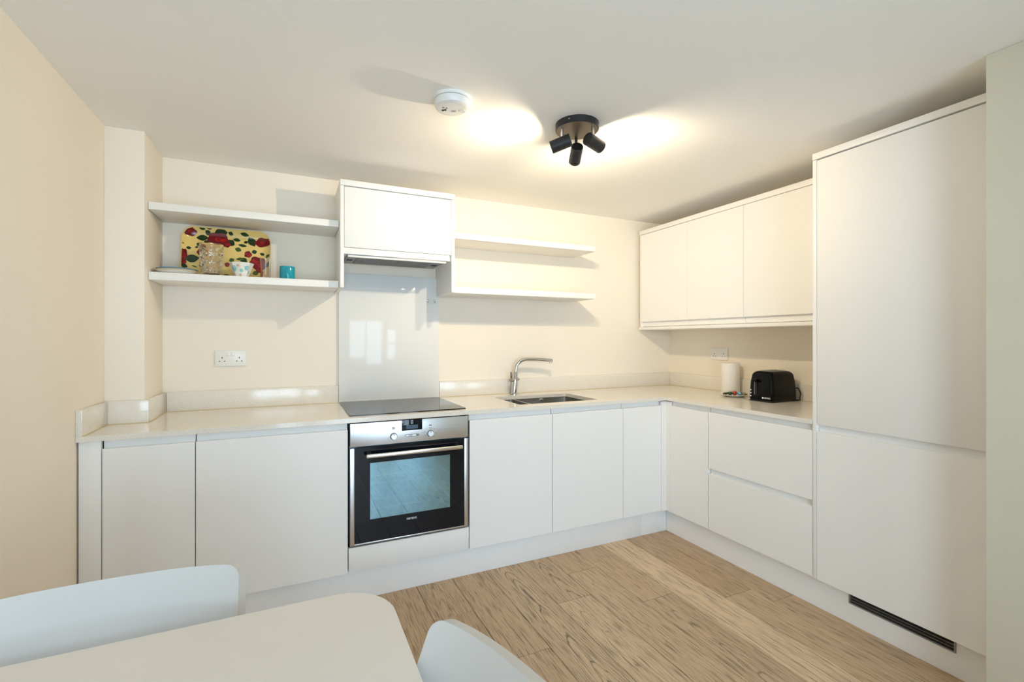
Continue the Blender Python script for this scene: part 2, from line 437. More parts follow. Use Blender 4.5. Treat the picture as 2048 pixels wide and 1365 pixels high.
front_right(t, 'drawer_front', -1.5610, -.9605, .508, .832, .8625)
front_right(t, 'drawer_front', -1.5610, -.9605, .152, .476, .5045)
# fillers
t = tag(obj('end_filler', bx(-3.551, -3.4835, D, D+.02, .0, .8625, bev=.001), M['white'], origin=(-3.517, D, 0)), 'narrow white filler strip between left wall and first base cabinet', 'filler panel')
pts = [(-.6605, D), (D-.0, D), (D, -.6555), (D+.018, -.6555), (D+.018, D+.018), (-.6605, D+.018)]
tag(obj('corner_post', prism(bmesh.new(), pts, 'z', .150, .857), M['edge'], origin=(D, D, .15)), 'white L-shaped corner post where the two runs of base cabinets meet', 'filler panel')

# plinths
def plinth(label, *b):
    return tag(obj('plinth', bx(*b, bev=.0012), M['plinth'], origin=((b[0]+b[1])/2, (b[2]+b[3])/2, 0)), label, 'plinth', 'plinth boards along the floor')
plinth('long white plinth board under the back run of cabinets', -3.551, -.7935, -.58, -.563, .0, .150)
plinth('short white plinth piece at the inner corner of the back run', -.792, -.5825, -.58, -.563, .0, .150)
bm = bmesh.new()
# right plinth with an opening for the grille
GY0, GY1, GZ0, GZ1 = -2.070, -1.700, .089, .142
for a, b, c, d in ((-1.700, -.5635, 0, .150), (-2.200, -2.070, 0, .150), (-2.070, -1.700, 0, GZ0), (-2.070, -1.700, GZ1, .150)):
    box(bm, -.58, -.563, a, b, c, d)
tag(obj('plinth', bm, M['plinth'], origin=(-.57, -1.4, 0)), 'white plinth board under the right run and tall cabinet', 'plinth', 'plinth boards along the floor')
t = thing('vent_grille', 'dark slatted ventilation grille set in the right plinth board', 'vent', (-.575, -1.885, GZ0))
bm = bmesh.new(); f = .006
for a, b, c, d in ((GY0, GY1, GZ0, GZ0+f), (GY0, GY1, GZ1-f, GZ1), (GY0, GY0+f, GZ0+f, GZ1-f), (GY1-f, GY1, GZ0+f, GZ1-f)):
    box(bm, -.5835, -.5655, a+.0003, b-.0003, c+.0003, d-.0003)
obj('frame', bm, M['steeldull'], t)
for k in range(3):
    z = GZ0 + .013 + k*.0125
    obj('slat', prism(bmesh.new(), [(-.579, z), (-.567, z+.006), (-.567, z+.0085), (-.579, z+.0025)], 'y', GY0+f, GY1-f), M['filter'], t)
obj('backing', bx(-.566, -.5645, GY0+.004, GY1-.004, GZ0+.004, GZ1-.004), M['dark'], t)

# tall cabinet
t = thing('tall_cabinet', 'tall white two door fridge housing at the right end of the kitchen', 'cabinet', (-.31, -1.88, .15))
obj('side_panel', bx(D, -.003, -1.5815, -1.5635, .148, 2.0865, bev=.001), M['edge'], t)
obj('side_panel', bx(-.60, -.003, -2.205, -2.187, .148, 2.0865, bev=.001), M['edge'], t)
obj('top_panel', bx(D-.002, -.003, -2.205, -1.563, 2.089, 2.1185, bev=.0015), M['edge'], t)
obj('carcass', bx(-.585, -.003, -2.186, -1.583, .155, 2.084), M['carc'], t)
front_right(t, 'door', -2.186, -1.5835, .149, .831, .8615)
obj('door', bx(D, D+.022, -2.186, -1.5835, .8645, 2.0825, bev=.0012), M['white'], t)

# oven housing panel
tag(obj('oven_drawer_panel', bx(-2.5715, -1.9725, D, D+.02, .157, .271, bev=.001), M['white'], origin=(-2.27, D, .157)), 'narrow white panel directly below the oven', 'panel')
t = thing('built_in_oven', 'stainless steel and black glass built-in oven under the hob', 'oven', (-2.271, D, .275))
X0, X1 = -2.5655, -1.9785; F = D-.004
bm = bmesh.new()
for a in ((X0, X0+.03, -.595, -.05, .285, .85), (X1-.03, X1, -.595, -.05, .285, .85), (X0+.03, X1-.03, -.595, -.05, .285, .33), (X0+.03, X1-.03, -.595, -.05, .74, .85), (X0+.03, X1-.03, -.12, -.05, .33, .74)):
    box(bm, *a)
obj('cavity', bm, M['enamel'], t)
obj('control_panel', bx(X0, X1, F, -.59, .7465, .858, bev=.0025), M['steel'], t)
p = obj('display', bx(-2.3235, -2.2215, F-.0012, F+.004, .806, .8578, bev=.0006), M['ovenglass'], t)
obj('display_screen', bx(-2.302, -2.243, F-.0018, F-.0008, .813, .832), plain('blue_grey_lcd', (.05, .09, .15), .25), p)
for kx in (-2.363, -2.180):
    kb = bmesh.new(); lathe(kb, [(.0, 0), (.0178, 0), (.0178, .0006), (.0, .0006)], (kx, F, .7825), (0, -1, 0))
    ring = obj('knob_recess', kb, M['grey'], t)
    kb = bmesh.new(); lathe(kb, [(0, .0006), (.0148, .0006), (.0148, .012), (.0135, .014), (0, .014)], (kx, F, .7825), (0, -1, 0))
    kn = obj('knob', kb, M['steel'], t)
    obj('pointer', bx(kx-.0012, kx+.0012, F-.0146, F-.0138, .788, .796), M['ink'], kn)
    angs = (45, 0, -45, -100, -160, 160) if kx > -2.3 else (50, -60, 130, 200)
    for an in angs:
        cx, cz = kx + .0275*math.cos(math.radians(an)), .7825 + .0275*math.sin(math.radians(an))
        obj('dial_mark', bx(cx-.0022, cx+.0022, F-.0006, F+.001, cz-.0014, cz+.0014), M['grey'] if kx > -2.3 else M['lgrey'], t)
mk = bmesh.new()
box(mk, -2.188, -2.172, F-.0006, F+.001, .8085, .8105); box(mk, -2.187, -2.173, F-.0006, F+.001, .820, .826)
obj('symbol', mk, M['grey'], t)
obj('symbol', prism(bmesh.new(), rrect(.016, .014, .004, cx=-2.364, cy=.8225), 'y', F-.0006, F+.001), M['lgrey'], t)
obj('trim_line', bx(-2.54, -2.335, F-.0005, F+.001, .8035, .8047), M['lgrey'], t)
obj('trim_line', bx(-2.205, -1.995, F-.0005, F+.001, .8035, .8047), M['lgrey'], t)
p = obj('button_strip', prism(bmesh.new(), rrect(.070, .0115, .0055, cx=-2.272, cy=.7805), 'y', F-.0012, F+.001), M['grey'], t)
obj('button', bx(-2.272, -2.2525, F-.0022, F-.001, .7775, .784), M['steel'], p)
obj('button', bx(-2.304, -2.289, F-.0022, F-.001, .7775, .784), M['steel'], p)
obj('button', bx(-2.2875, -2.2735, F-.0020, F-.001, .778, .7835), M['lgrey'], p)
# oven door: glass sheet with window opening, steel side strips
WX0, WX1, WZ0, WZ1 = -2.474, -2.076, .394, .664
bm = bmesh.new()
gx0, gx1, gz0, gz1 = -2.5455, -1.9985, .287, .7405
for a in ((gx0, WX0, F, F+.006, gz0, gz1), (WX1, gx1, F, F+.006, gz0, gz1), (WX0, WX1, F, F+.006, gz0, WZ0), (WX0, WX1, F, F+.006, WZ1, gz1)): box(bm, *a)
bmesh.ops.remove_doubles(bm, verts=bm.verts, dist=1e-5)
dg = obj('door_glass', bm, M['ovenglass'], t)
obj('door_window', bx(WX0+.0003, WX1-.0003, F+.0003, F+.006, WZ0+.0003, WZ1-.0003), M['ovenwin'], dg)
obj('door_frame', bx(X0, gx0-.0003, F, F+.02, .2795, .7405, bev=.001), M['steel'], t)
obj('door_frame', bx(gx1+.0003, X1, F, F+.02, .2795, .7405, bev=.001), M['steel'], t)
obj('door_frame', bx(gx0-.0003, gx1+.0003, F, F+.02, .2795, gz0-.0003, bev=.0008), M['steel'], t)
bm = bmesh.new(); box(bm, -2.497, -2.022, F-.048, F-.034, .697, .716, bev=.005, seg=3)
hd = obj('handle', bm, M['handle'], t)
for hx in (-2.478, -2.041):
    obj('handle_bracket', bx(hx-.010, hx+.010, F-.036, F+.001, .698, .714, bev=.003), M['black'], hd)
obj('lettering', text_bm('SIEMENS', .0135, (-2.2745, F-.0004, .3685), (1, 0, 0), (0, 0, 1), spacing=1.02), M['whiteink'], dg)
for z in (.43, .475):
    bm = bmesh.new()
    tube(bm, [(-2.53, -.585, z), (-2.03, -.585, z)], .0035, 8); tube(bm, [(-2.53, -.18, z), (-2.03, -.18, z)], .003, 8)
    for k in range(11): tube(bm, [(-2.52+.048*k, -.585, z), (-2.52+.048*k, -.18, z)], .0018, 6)
    obj('rack', bm, M['plastic'], t)

# hob
t = thing('induction_hob', 'flat black glass hob set in the worktop above the oven', 'hob', (-2.266, -.30, ZT))
obj('glass', prism(bmesh.new(), rrect(.592, .536, .004, cx=-2.266, cy=-.301), 'z', ZT+.0002, ZT+.0055), M['hobglass'], t)

# ------------------------------------------------------------------ worktop with sink cut-out
SX0, SX1, SY0, SY1 = -1.638, -1.098, -.545, -.166
def worktop():
    bm = bmesh.new()
    outer = [(XL+.001, -.630), (-.630, -.630), (-.630, -1.5615), (-.001, -1.5615), (-.001, -.001), (-3.4125, -.001), (-3.4125, -.3325), (XL+.001, -.3325)]
    inner = rrect(SX1-SX0, SY1-SY0, .012, 5, (SX0+SX1)/2, (SY0+SY1)/2)
    es = []
    for loop in (outer, inner):
        vs = [bm.verts.new((x, y, ZT-.021)) for x, y in loop]
        es += [bm.edges.new((vs[i], vs[(i+1) % len(vs)])) for i in range(len(vs))]
    bmesh.ops.triangle_fill(bm, edges=es, use_beauty=True)
    r = bmesh.ops.extrude_face_region(bm, geom=list(bm.faces))
    bmesh.ops.translate(bm, verts=[v for v in r['geom'] if isinstance(v, bmesh.types.BMVert)], vec=(0, 0, .021))
    return bm
t = thing('worktop', 'L-shaped pale speckled quartz worktop with low upstands', 'worktop', (-1.8, -.3, ZT-.021))
obj('slab', worktop(), M['quartz'], t, ang=20)
UZ = .9855
def ups(*b): obj('upstand', bx(*b, ZT+.0002, UZ, bev=.0012), M['quartz'], t)
ups(XL+.0005, XL+.0205, -.632, -.3535); ups(XL+.0005, -.3935-3, -.3525, -.332); ups(-3.4125, -3.3925, -.3315, -.0215); ups(-3.3925, -2.5655, -.0205, -.0005)
ups(-1.955, -.0215, -.0205, -.0005); ups(-.0205, -.0005, -1.5605, -.0005)
# sealant bead along the foot of the upstands
bm = bmesh.new()
for a, b, c, d in ((XL+.0205, XL+.0225, -.63, -.3525), (XL+.0225, -3.3935, -.3545, -.3525), (-3.3925, -3.3905, -.3525, -.0225), (-3.3905, -2.57, -.0225, -.0205), (-1.95, -.0225, -.0225, -.0205), (-.0225, -.0205, -1.5605, -.0205)):
    box(bm, a, b, c, d, ZT+.0001, ZT+.0022)
obj('sealant_bead', bm, M['caulk'], t)

# splashback
t = thing('splashback', 'glossy white glass splashback behind the hob', 'splashback', (-2.26, -.012, ZT))
obj('glass_panel', bx(-2.5630, -1.9575, -.0215, -.001, ZT+.0004, 1.6465, bev=.0008), M['splash'], t)
for sx in (-2.031, -1.988):
    bm = bmesh.new(); lathe(bm, [(0, 0), (.006, 0), (.006, .003), (.0045, .006), (0, .007)], (sx, -.0215, 1.504), (0, -1, 0), 20)
    c_ = obj('screw_cap', bm, M['chrome'], t)
    bm = bmesh.new(); tube(bm, [(sx, -.026, 1.501), (sx, -.034, 1.494), (sx, -.034, 1.486)], .0030, 8)
    obj('hook', bm, M['chrome'], c_)

# sink: two undermounted bowls
t = thing('kitchen_sink', 'undermounted stainless steel one and a half bowl sink', 'sink', (-1.37, -.355, ZT-.2))
def bowl(x0, x1, y0, y1, zb):
    bm = bmesh.new(); zt = ZT-.0215; r = .018
    rings = []
    for w, z in ((0, zt), (0, zb+.02), (.006, zb+.006), (.02, zb)):
        rings.append([bm.verts.new((x, y, z)) for x, y in rrect(x1-x0-2*w, y1-y0-2*w, max(r-w*.3, .006), 5, (x0+x1)/2, (y0+y1)/2)])
    for p, q in zip(rings, rings[1:]):
        n = len(p)
        for i in range(n): bm.faces.new((p[i], p[(i+1) % n], q[(i+1) % n], q[i]))
    bm.faces.new(rings[-1])
    lip = [bm.verts.new((x, y, zt)) for x, y in rrect(x1-x0+.012, y1-y0+.012, r+.006, 5, (x0+x1)/2, (y0+y1)/2)]
    n = len(lip)
    for i in range(n): bm.faces.new((lip[i], lip[(i+1) % n], rings[0][(i+1) % n], rings[0][i]))
    return bm
b1 = obj('bowl', bowl(SX0+.004, -1.506, SY0+.004, SY1-.004, .775), M['steelsink'], t)
b2 = obj('bowl', bowl(-1.492, SX1-.004, SY0+.004, SY1-.004, .695), M['steelsink'], t)
for x, y, z, p in ((-1.572, -.355, .775, b1), (-1.297, -.355, .695, b2)):
    bm = bmesh.new(); lathe(bm, [(0, .0015), (.03, .0015), (.034, .004), (.042, .003), (.044, .0005)], (x, y, z)); obj('drain', bm, M['chrome'], p)
bm = bmesh.new(); lathe(bm, [(0, .001), (.010, .001), (.012, .005), (.016, .004), (.017, 0)], (-1.292, SY1-.0045, .843), (0, -1, 0), 24); obj('overflow', bm, M['chrome'], b2)

# tap
t = thing('mixer_tap', 'chrome mixer tap with swivelled spout behind the sink', 'tap', (-1.452, -.070, ZT))
bm = bmesh.new(); lathe(bm, [(0, 0), (.026, 0), (.026, .006), (.0205, .010), (.0195, .092), (.0195, .105), (.017, .112), (.0155, .150), (.0115, .156), (0, .157)], (-1.450, -.070, ZT), (.09, 0, 1)); obj('body', bm, M['chrome'], t)
pts = [(-1.437, -.070, 1.035), (-1.433, -.071, 1.060)]
for k in range(1, 9):
    a = PI/2*k/8; pts.append((-1.433 + .075*(1-math.cos(a)), -.071 - .012*k/8, 1.060 + .060*math.sin(a)))
pts += [(-1.25, -.092, 1.1165), (-1.168, -.098, 1.1085)]
bm = bmesh.new(); tube(bm, pts, .0118, 16)
sp = obj('spout', bm, M['chrome'], t)
bm = bmesh.new(); lathe(bm, [(0, 0), (.0085, 0), (.0085, .014), (0, .014)], (-1.178, -.0973, 1.0905)); obj('aerator', bm, M['chrome'], sp)
bm = bmesh.new(); tube(bm, [(-1.484, -.096, .984), (-1.408, -.046, .984)], .0135, 18); obj('valve_bar', bm, M['chrome'], t)
for x, y in ((-1.478, -.092), (-1.415, -.0505)):
    bm = bmesh.new(); tube(bm, [(x, y, .984), (x-.002, y, 1.010), (x-.003, y, 1.038)], [.005, .0042, .0036], 10); obj('lever', bm, M['black'] if x < -1.45 else M['chrome'], t)

# ------------------------------------------------------------------ hood cabinet, shelves and upper cabinets
YH = -.335
t = thing('wall_cabinet', 'white wall cabinet housing the cooker hood above the hob', 'cabinet', (-2.27, -.17, 1.53))
obj('side_panel', bx(-2.5830, -2.5645, YH, -.001, 1.530, 2.0665, bev=.0008), M['edge'], t)
obj('side_panel', bx(-1.9745, -1.9560, YH, -.001, 1.530, 2.0665, bev=.0008), M['edge'], t)
obj('top_panel', bx(-2.5835, -1.9555, YH-.003, -.001, 2.0685, 2.0985, bev=.001), M['edge'], t)
obj('carcass', bx(-2.5640, -1.9750, -.310, -.001, 1.712, 2.064), M['shelf'], t)
obj('door', bx(-2.5625, -1.9765, YH+.002, YH+.022, 1.7445, 2.0640, bev=.001), M['white'], t)
obj('bottom_rail', bx(-2.5640, -1.9860, YH+.006, YH+.024, 1.7095, 1.7425, bev=.001), M['white'], t)
t = thing('cooker_hood', 'grey slim cooker hood with dark grease filter under the wall cabinet', 'cooker hood', (-2.277, -.19, 1.70))
HX0, HX1 = -2.545, -2.004
obj('housing', bx(HX0, HX1, -.324, -.055, 1.7005, 1.7115, bev=.001), M['steeldull'], t)
obj('front_bar', bx(HX0, HX1-.006, -.342, -.3255, 1.6925, 1.7010, bev=.0015), M['plastic'], t)
fb = bmesh.new(); box(fb, -2.495, -2.075, -.312, -.085, 1.6985, 1.7003)
for k in range(30):
    x = -2.490 + k*.0142
    prism(fb, [(x, 1.6987), (x+.0045, 1.6955), (x+.009, 1.6987)], 'y', -.309, -.088)
obj('grease_filter', fb, M['filter'], t)
for x in (-2.521, -2.039):
    bm = bmesh.new(); box(bm, x-.016, x+.016, -.205, -.165, 1.6985, 1.7004, bev=.0006, seg=1); obj('light_lens', bm, M['dark'], t)

YS = -.278
def shelf(label, x0, x1, z0, z1):
    return tag(obj('floating_shelf', bx(x0, x1, YS, -.001, z0, z1, bev=.0012), M['shelf'], origin=((x0+x1)/2, -.14, z0)), label, 'shelf', 'white floating shelves on the back wall')
shelf('empty upper white floating shelf left of the cooker hood cabinet', -3.4105, -2.5855, 1.858, 1.8925)
shelf('lower white floating shelf left of the hood cabinet, holding tray and crockery', -3.4105, -2.5855, 1.5330, 1.5690)
shelf('empty upper white floating shelf right of the cooker hood cabinet', -1.9545, -.930, 1.858, 1.8925)
shelf('empty lower white floating shelf right of the cooker hood cabinet', -1.9545, -.930, 1.5330, 1.5690)

XU = -.34; GU = 'white wall cabinets on the right wall'
def upper(label, y1, y0):
    t = thing('wall_cabinet', label, 'cabinet', (-.17, (y0+y1)/2, 1.35), GU)
    obj('carcass', bx(-.316, -.001, y0+.0005, y1-.0005, 1.3535, 2.0685), M['shelf'], t)
    pts = [(XU, 2.0685), (XU, 1.3945), (XU+.0015, 1.3925), (XU+.008, 1.392), (XU+.0125, 1.398), (XU+.017, 1.396), (XU+.0185, 1.388), (XU+.0185, 1.3565), (XU+.023, 1.3565), (XU+.023, 2.0685)]
    obj('door', prism(bmesh.new(), pts, 'y', y0+.0011, y1-.0011), M['white'], t, ang=25)
    return t
tu = upper('white wall cabinet on the right wall, nearest the corner', -.054, -.523)
upper('middle white wall cabinet of the three on the right wall', -.523, -.971)
upper('white wall cabinet on the right wall, next to the tall cabinet', -.971, -1.5615)
tag(obj('cornice_panel', bx(XU-.003, -.001, -1.5615, -.034, 2.0715, 2.1035, bev=.001), M['edge'], origin=(-.17, -.8, 2.0715)), 'long white top panel across the three right wall cabinets', 'panel')
tag(obj('light_pelmet', bx(XU-.004, -.001, -1.5615, -.030, 1.3305, 1.3515, bev=.001), M['edge'], origin=(-.17, -.8, 1.33)), 'long white bottom panel under the three right wall cabinets', 'panel')
obj('side_panel', bx(XU+.003, -.001, -.0535, -.036, 1.352, 2.0710, bev=.0008), M['edge'], tu)

# ------------------------------------------------------------------ sockets
def socket(label, c, side):
    """double switched socket. side 'back' faces -y, 'right' faces -x"""
    t = thing('double_socket', label, 'socket', c)
    def P(u, w, d):   # u to the viewer's right, w up, d out of the wall
        return (c[0]+u, c[1]-d, c[2]+w) if side == 'back' else (c[0]-d, c[1]-u, c[2]+w)
    def pb(u0, u1, w0, w1, d0, d1, bev=0):
        a = P(u0, w0, d0); b = P(u1, w1, d1); return bx(a[0], b[0], a[1], b[1], a[2], b[2], bev=bev)
    obj('face_plate', pb(-.0735, .0735, -.0435, .0435, .0008, .0095, .0022), M['plug'], t)
    for s in (-1, 1):
        sw = obj('rocker_switch', pb(s*.0105-.0095, s*.0105+.0095, .010, .030, .0095, .0125, .001), M['plug'], t)
        cu = s*.040 + (0.004 if s > 0 else -.004)*0
        holes = bmesh.new()
        for du, dw, w_, h_ in ((0, .002, .0045, .0075), (-.0115, -.0165, .0062, .0046), (.0115, -.0165, .0062, .0046)):
            a = P(cu+du-w_/2, dw-h_/2, .0094); b = P(cu+du+w_/2, dw+h_/2, .0099)
            box(holes, a[0], b[0], a[1], b[1], a[2], b[2])
        obj('pin_holes', holes, M['ink'], t)
socket('white double socket on the back wall below the left shelves', (-3.1105, 0, 1.1555), 'back')
socket('white double socket on the right wall above the paper roll', (0, -.5025, 1.150), 'right')

# ------------------------------------------------------------------ smoke alarm
ax, ay = -2.249, -1.196
t = thing('smoke_alarm', 'round white smoke alarm on the ceiling', 'smoke alarm', (ax, ay, ZC))
bm = bmesh.new(); lathe(bm, [(0, 0), (.0735, 0), (.0735, -.009), (.071, -.0115), (0, -.0115)], (ax, ay, ZC), seg=56); obj('base_plate', bm, M['plastic'], t)
bm = bmesh.new(); lathe(bm, [(0, -.0115), (.067, -.0115), (.067, -.0135), (0, -.0135)], (ax, ay, ZC), seg=56); obj('seam', bm, M['dark'], t)
bm = bmesh.new(); lathe(bm, [(0, -.0135), (.0705, -.0135), (.0715, -.016), (.0705, -.027), (.066, -.037), (.058, -.0415), (.050, -.0425), (0, -.0425)], (ax, ay, ZC), seg=56); cv = obj('cover', bm, M['plastic'], t)
ca, sa = math.cos(-.4396), math.sin(-.4396)
def al(u, v): return (ax + u*ca - v*sa, ay + u*sa + v*ca)     # u right, v away from the sink side as seen in the room
def albox(bm, u, v, w, h, z0, z1, rot=0):
    q = []
    for du, dv in ((-w/2, -h/2), (w/2, -h/2), (w/2, h/2), (-w/2, h/2)):
        c_, s_ = math.cos(rot), math.sin(rot); q.append(al(u+du*c_-dv*s_, v+du*s_+dv*c_))
    prism(bm, q, 'z', z0, z1)
zb = ZC-.0425
bm = bmesh.new(); albox(bm, -.033, .004, .006, .022, zb-.0008, zb+.0005, .9); albox(bm, -.033, .004, .018, .005, zb-.0008, zb+.0005, .5); albox(bm, -.033, -.017, .007, .005, zb-.0008, zb+.0005, .3); albox(bm, -.021, -.011, .006, .005, zb-.0008, zb+.0005)
obj('sounder_slots', bm, M['ink'], cv)
bm = bmesh.new(); albox(bm, .004, .012, .022, .018, zb-.0006, zb+.0005); lb = obj('rating_label', bm, M['whiteink'], cv)
bm = bmesh.new()
for u in (-.003, .002, .0055): albox(bm, u, .012, .0018, .012, zb-.001, zb-.0005)
obj('label_print', bm, M['ink'], cv)
bm = bmesh.new(); albox(bm, .0115, .012, .005, .012, zb-.001, zb-.0005); obj('label_print', bm, M['orange'], cv)
bm = bmesh.new(); lathe(bm, [(0, 0), (.013, 0), (.012, -.0015), (0, -.0015)], (*al(.038, .012), zb), seg=24); obj('test_button', bm, M['plastic'], cv)

# ------------------------------------------------------------------ ceiling spotlight
lx, ly = -1.690, -1.217
t = thing('ceiling_spotlight', 'black three headed spotlight on a round ceiling plate', 'ceiling light', (lx, ly, ZC))
bm = bmesh.new(); lathe(bm, [(0, 0), (.0935, 0), (.0935, -.026), (.0915, -.028), (0, -.028)], (lx, ly, ZC), seg=64); pl = obj('ceiling_plate', bm, M['lampblack'], t)
bm = bmesh.new(); lathe(bm, [(0, -.0283), (.0895, -.0283), (.0895, -.0277), (0, -.0277)], (lx, ly, ZC), seg=64); obj('plate_sheen_disc', bm, M['plate_glow'], pl)  # added disc that carries the lit sheen of the black underside
bm = bmesh.new(); lathe(bm, [(0, 0), (.004, 0), (.003, .003), (0, .0035)], (lx-.0935*.80, ly-.0935*.6, ZC-.014), (-.80, -.6, 0), 12); obj('fixing_screw', bm, M['chrome'], pl)
LIGHTS = []
heads = [((-.0735, .002), (-.718, .607, -.281), .020, .0), ((.0368, -.0637), (.964, .256, -.148), .033, 0), ((.0368, .0637), (.353, .818, -.428), .030, 0)]
for (dx, dy), dr, sh, _ in heads:
    d = Vector(dr).normalized(); top = Vector((lx+dx, ly+dy, ZC-.028)); piv = Vector((lx+dx, ly+dy, ZC-.094))
    R = .0268; Lh = .088
    p0 = piv - d*(Lh/2 - sh*.3); 
    bm = bmesh.new(); lathe(bm, [(0, 0), (R-.002, 0), (R, .002), (R, Lh), (R-.0018, Lh), (R-.0018, Lh-.006), (R-.003, Lh-.008), (0, Lh-.008)], p0, d, 36)
    hd = obj('spot_head', bm, M['lampblack'], t)
    bm = bmesh.new(); lathe(bm, [(0, Lh-.0075), (.0228, Lh-.0075), (.0228, Lh-.0055), (.0, Lh-.0045)], p0, d, 28); obj('bulb', bm, M['bulb'], hd)
    bm = bmesh.new(); tube(bm, [top, Vector((top.x, top.y, ZC-.072))], .0062, 12); obj('stem', bm, M['chrome'] if dy < .03 else M['lampblack'], hd)  # far stem coloured black for its shadow, the other two chrome
    LIGHTS.append((p0 + d*(Lh-.003), d))

# ------------------------------------------------------------------ things on the left shelf
ZS = 1.5692
def tray():
    W, H, RAD, RW, RH_ = .405, .275, .062, .042, .026
    x0c = -3.120; base = Vector((x0c, -.078, ZS+.001)); tilt = math.radians(12.5)
    up = Vector((0, math.sin(tilt), math.cos(tilt))); nrm = Vector((0, -math.cos(tilt), math.sin(tilt))); rt = Vector((1, 0, 0))
    def edge_d(u, v):
        qx = abs(u)-(W/2-RAD); qy = abs(v-H/2)-(H/2-RAD)
        return RAD - (math.hypot(max(qx, 0), max(qy, 0)) + min(max(qx, qy), 0))
    def surf(u, v, o=0):
        d = max(0, edge_d(u, v)); h = 0 if d > RW else RH_*(1-d/RW)**1.7
        return base + rt*u + up*v + nrm*(h+o)
    bm = bmesh.new()
    ringsN = [0, .003, .006, .010, .014, .018, .022, .026, .030, .034, .038, .042, .07, .11]
    rings = []
    for d in ringsN:
        rr = max(RAD-d, .012)
        rings.append([bm.verts.new(surf(u, v+H/2)) for u, v in rrect(W-2*d, H-2*d, rr, 8)])
    for p, q in zip(rings, rings[1:]):
        n = len(p)
        for i in range(n): bm.faces.new((p[i], p[(i+1) % n], q[(i+1) % n], q[i]))
    bm.faces.new(rings[-1])
    bmesh.ops.recalc_face_normals(bm, faces=bm.faces)
    # thickness
    back = [[bm.verts.new(v.co - nrm*.003) for v in r] for r in rings[:12]]
    n = len(back[0])
    for i in range(n):
        j = (i+1) % n
        bm.faces.new((rings[0][i], back[0][i], back[0][j], rings[0][j]))
        for p, q in zip(back, back[1:]): bm.faces.new((p[i], q[i], q[j], p[j]))
    bm.faces.new(back[-1])
    lay = [0]
    def blob(u, v, rx, ry, rot, mi, n=18, wob=.12, pts=None):
        lay[0] += 1; o = .0008 + lay[0]*.000012
        c_, s_ = math.cos(rot), math.sin(rot); ph = random.uniform(0, 6)
        def P(k, f):
            th = 2*PI*k/n
            if pts == 'leaf': e = abs(math.cos(th))**.2; a, b = rx*math.cos(th), ry*math.sin(th)*(1-abs(math.cos(th))**2.2*.75)
            else: w_ = 1 + wob*math.sin(5*th+ph) + wob*.6*math.sin(3*th+ph*2); a, b = rx*w_*math.cos(th), ry*w_*math.sin(th)
            uu = u + f*(a*c_-b*s_); vv = v + f*(a*s_+b*c_)
            uu = max(-W/2+.004, min(W/2-.004, uu)); vv = max(.004, min(H-.004, vv))
            d = edge_d(uu, vv)
            if d < .003:
                k_ = .9
                while edge_d(uu, vv) < .003 and k_ > .2: uu = uu*.985; vv = H/2+(vv-H/2)*.985; k_ -= .02
            return bm.verts.new(surf(uu, vv, o))
        prev = None
        for f in (1, .8, .6, .4, .2):
            ring = [P(k, f) for k in range(n)]
            if prev:
                for i in range(n): bm.faces.new((prev[i], prev[(i+1) % n], ring[(i+1) % n], ring[i])).material_index = mi
            prev = ring
        c0 = bm.verts.new(surf(u, max(.004, min(H-.004, v)), o))
        for i in range(n): bm.faces.new((prev[i], prev[(i+1) % n], c0)).material_index = mi
    def px(x, y): return ((x-810)/1330*W, (905-y)/712*H)
    sc = W/1330
    leaves = [(430,325,75,36,5),(700,245,85,52,10),(512,255,42,26,-40),(490,388,42,28,30),(850,368,55,44,50),(850,242,34,20,-20),(940,318,50,22,-10),(1080,342,30,18,30),(1175,330,78,44,-60),(1062,240,58,20,-10),(425,205,44,18,-15),(540,200,40,14,5),(1030,395,58,18,-8),(965,460,44,28,-20),(1215,478,36,26,20),(1340,505,34,18,-20),(1425,540,36,18,50),(870,620,36,26,30),(1052,615,56,36,-40),(1000,595,55,18,10),(290,632,88,48,12),(240,486,30,18,20),(378,422,30,22,60),(350,465,24,12,20),(1445,650,42,24,60),(1240,790,44,30,20),(1285,880,44,24,10),(190,748,42,26,-20),(800,862,52,26,0),(430,690,26,18,0),(1385,860,26,16,40),(165,440,14,8,0),(620,860,60,20,10),(330,740,40,8,-20),(420,740,36,6,-50)]
    for x, y, a, b, r in leaves:
        u, v = px(x, y); blob(u, v, a*sc*1.22, b*sc*1.5, math.radians(r), 4 if random.random() < .35 and y > 420 else 3, pts='leaf', n=20)
    roses = [(255,258,78,60),(660,335,140,95),(1345,335,112,66),(1275,640,122,92),(1118,522,52,48),(415,530,52,50),(178,590,44,80),(805,690,34,32),(1295,745,48,40),(180,690,36,40),(1175,665,48,22),(790,395,50,48)]
    for x, y, a, b in roses:
        u, v = px(x, y); dark = y < 400
        a *= 1.12; b *= 1.15; blob(u, v, a*sc, b*sc*1.1, 0, 1, n=30, wob=.09)
        for k in range(5):
            th = 2*PI*k/5 + random.uniform(-.3, .3)
            blob(u+.5*a*sc*math.cos(th), v+.5*b*sc*math.sin(th), .34*a*sc, .30*b*sc, th, 1 if (dark and k % 3) or k % 2 else 2, n=14, wob=.08)
        blob(u, v, .32*a*sc, .32*b*sc, 0, 2, n=14); blob(u+.05*a*sc, v, .16*a*sc, .16*b*sc, 0, 1, n=12)
    return bm
tag(obj('serving_tray', tray(), [M['tray'], M['rose1'], M['rose2'], M['leaf1'], M['leaf2']], origin=(-3.12, -.07, ZS), keep=True), 'cream serving tray printed with red roses, leaning on the wall', 'tray')

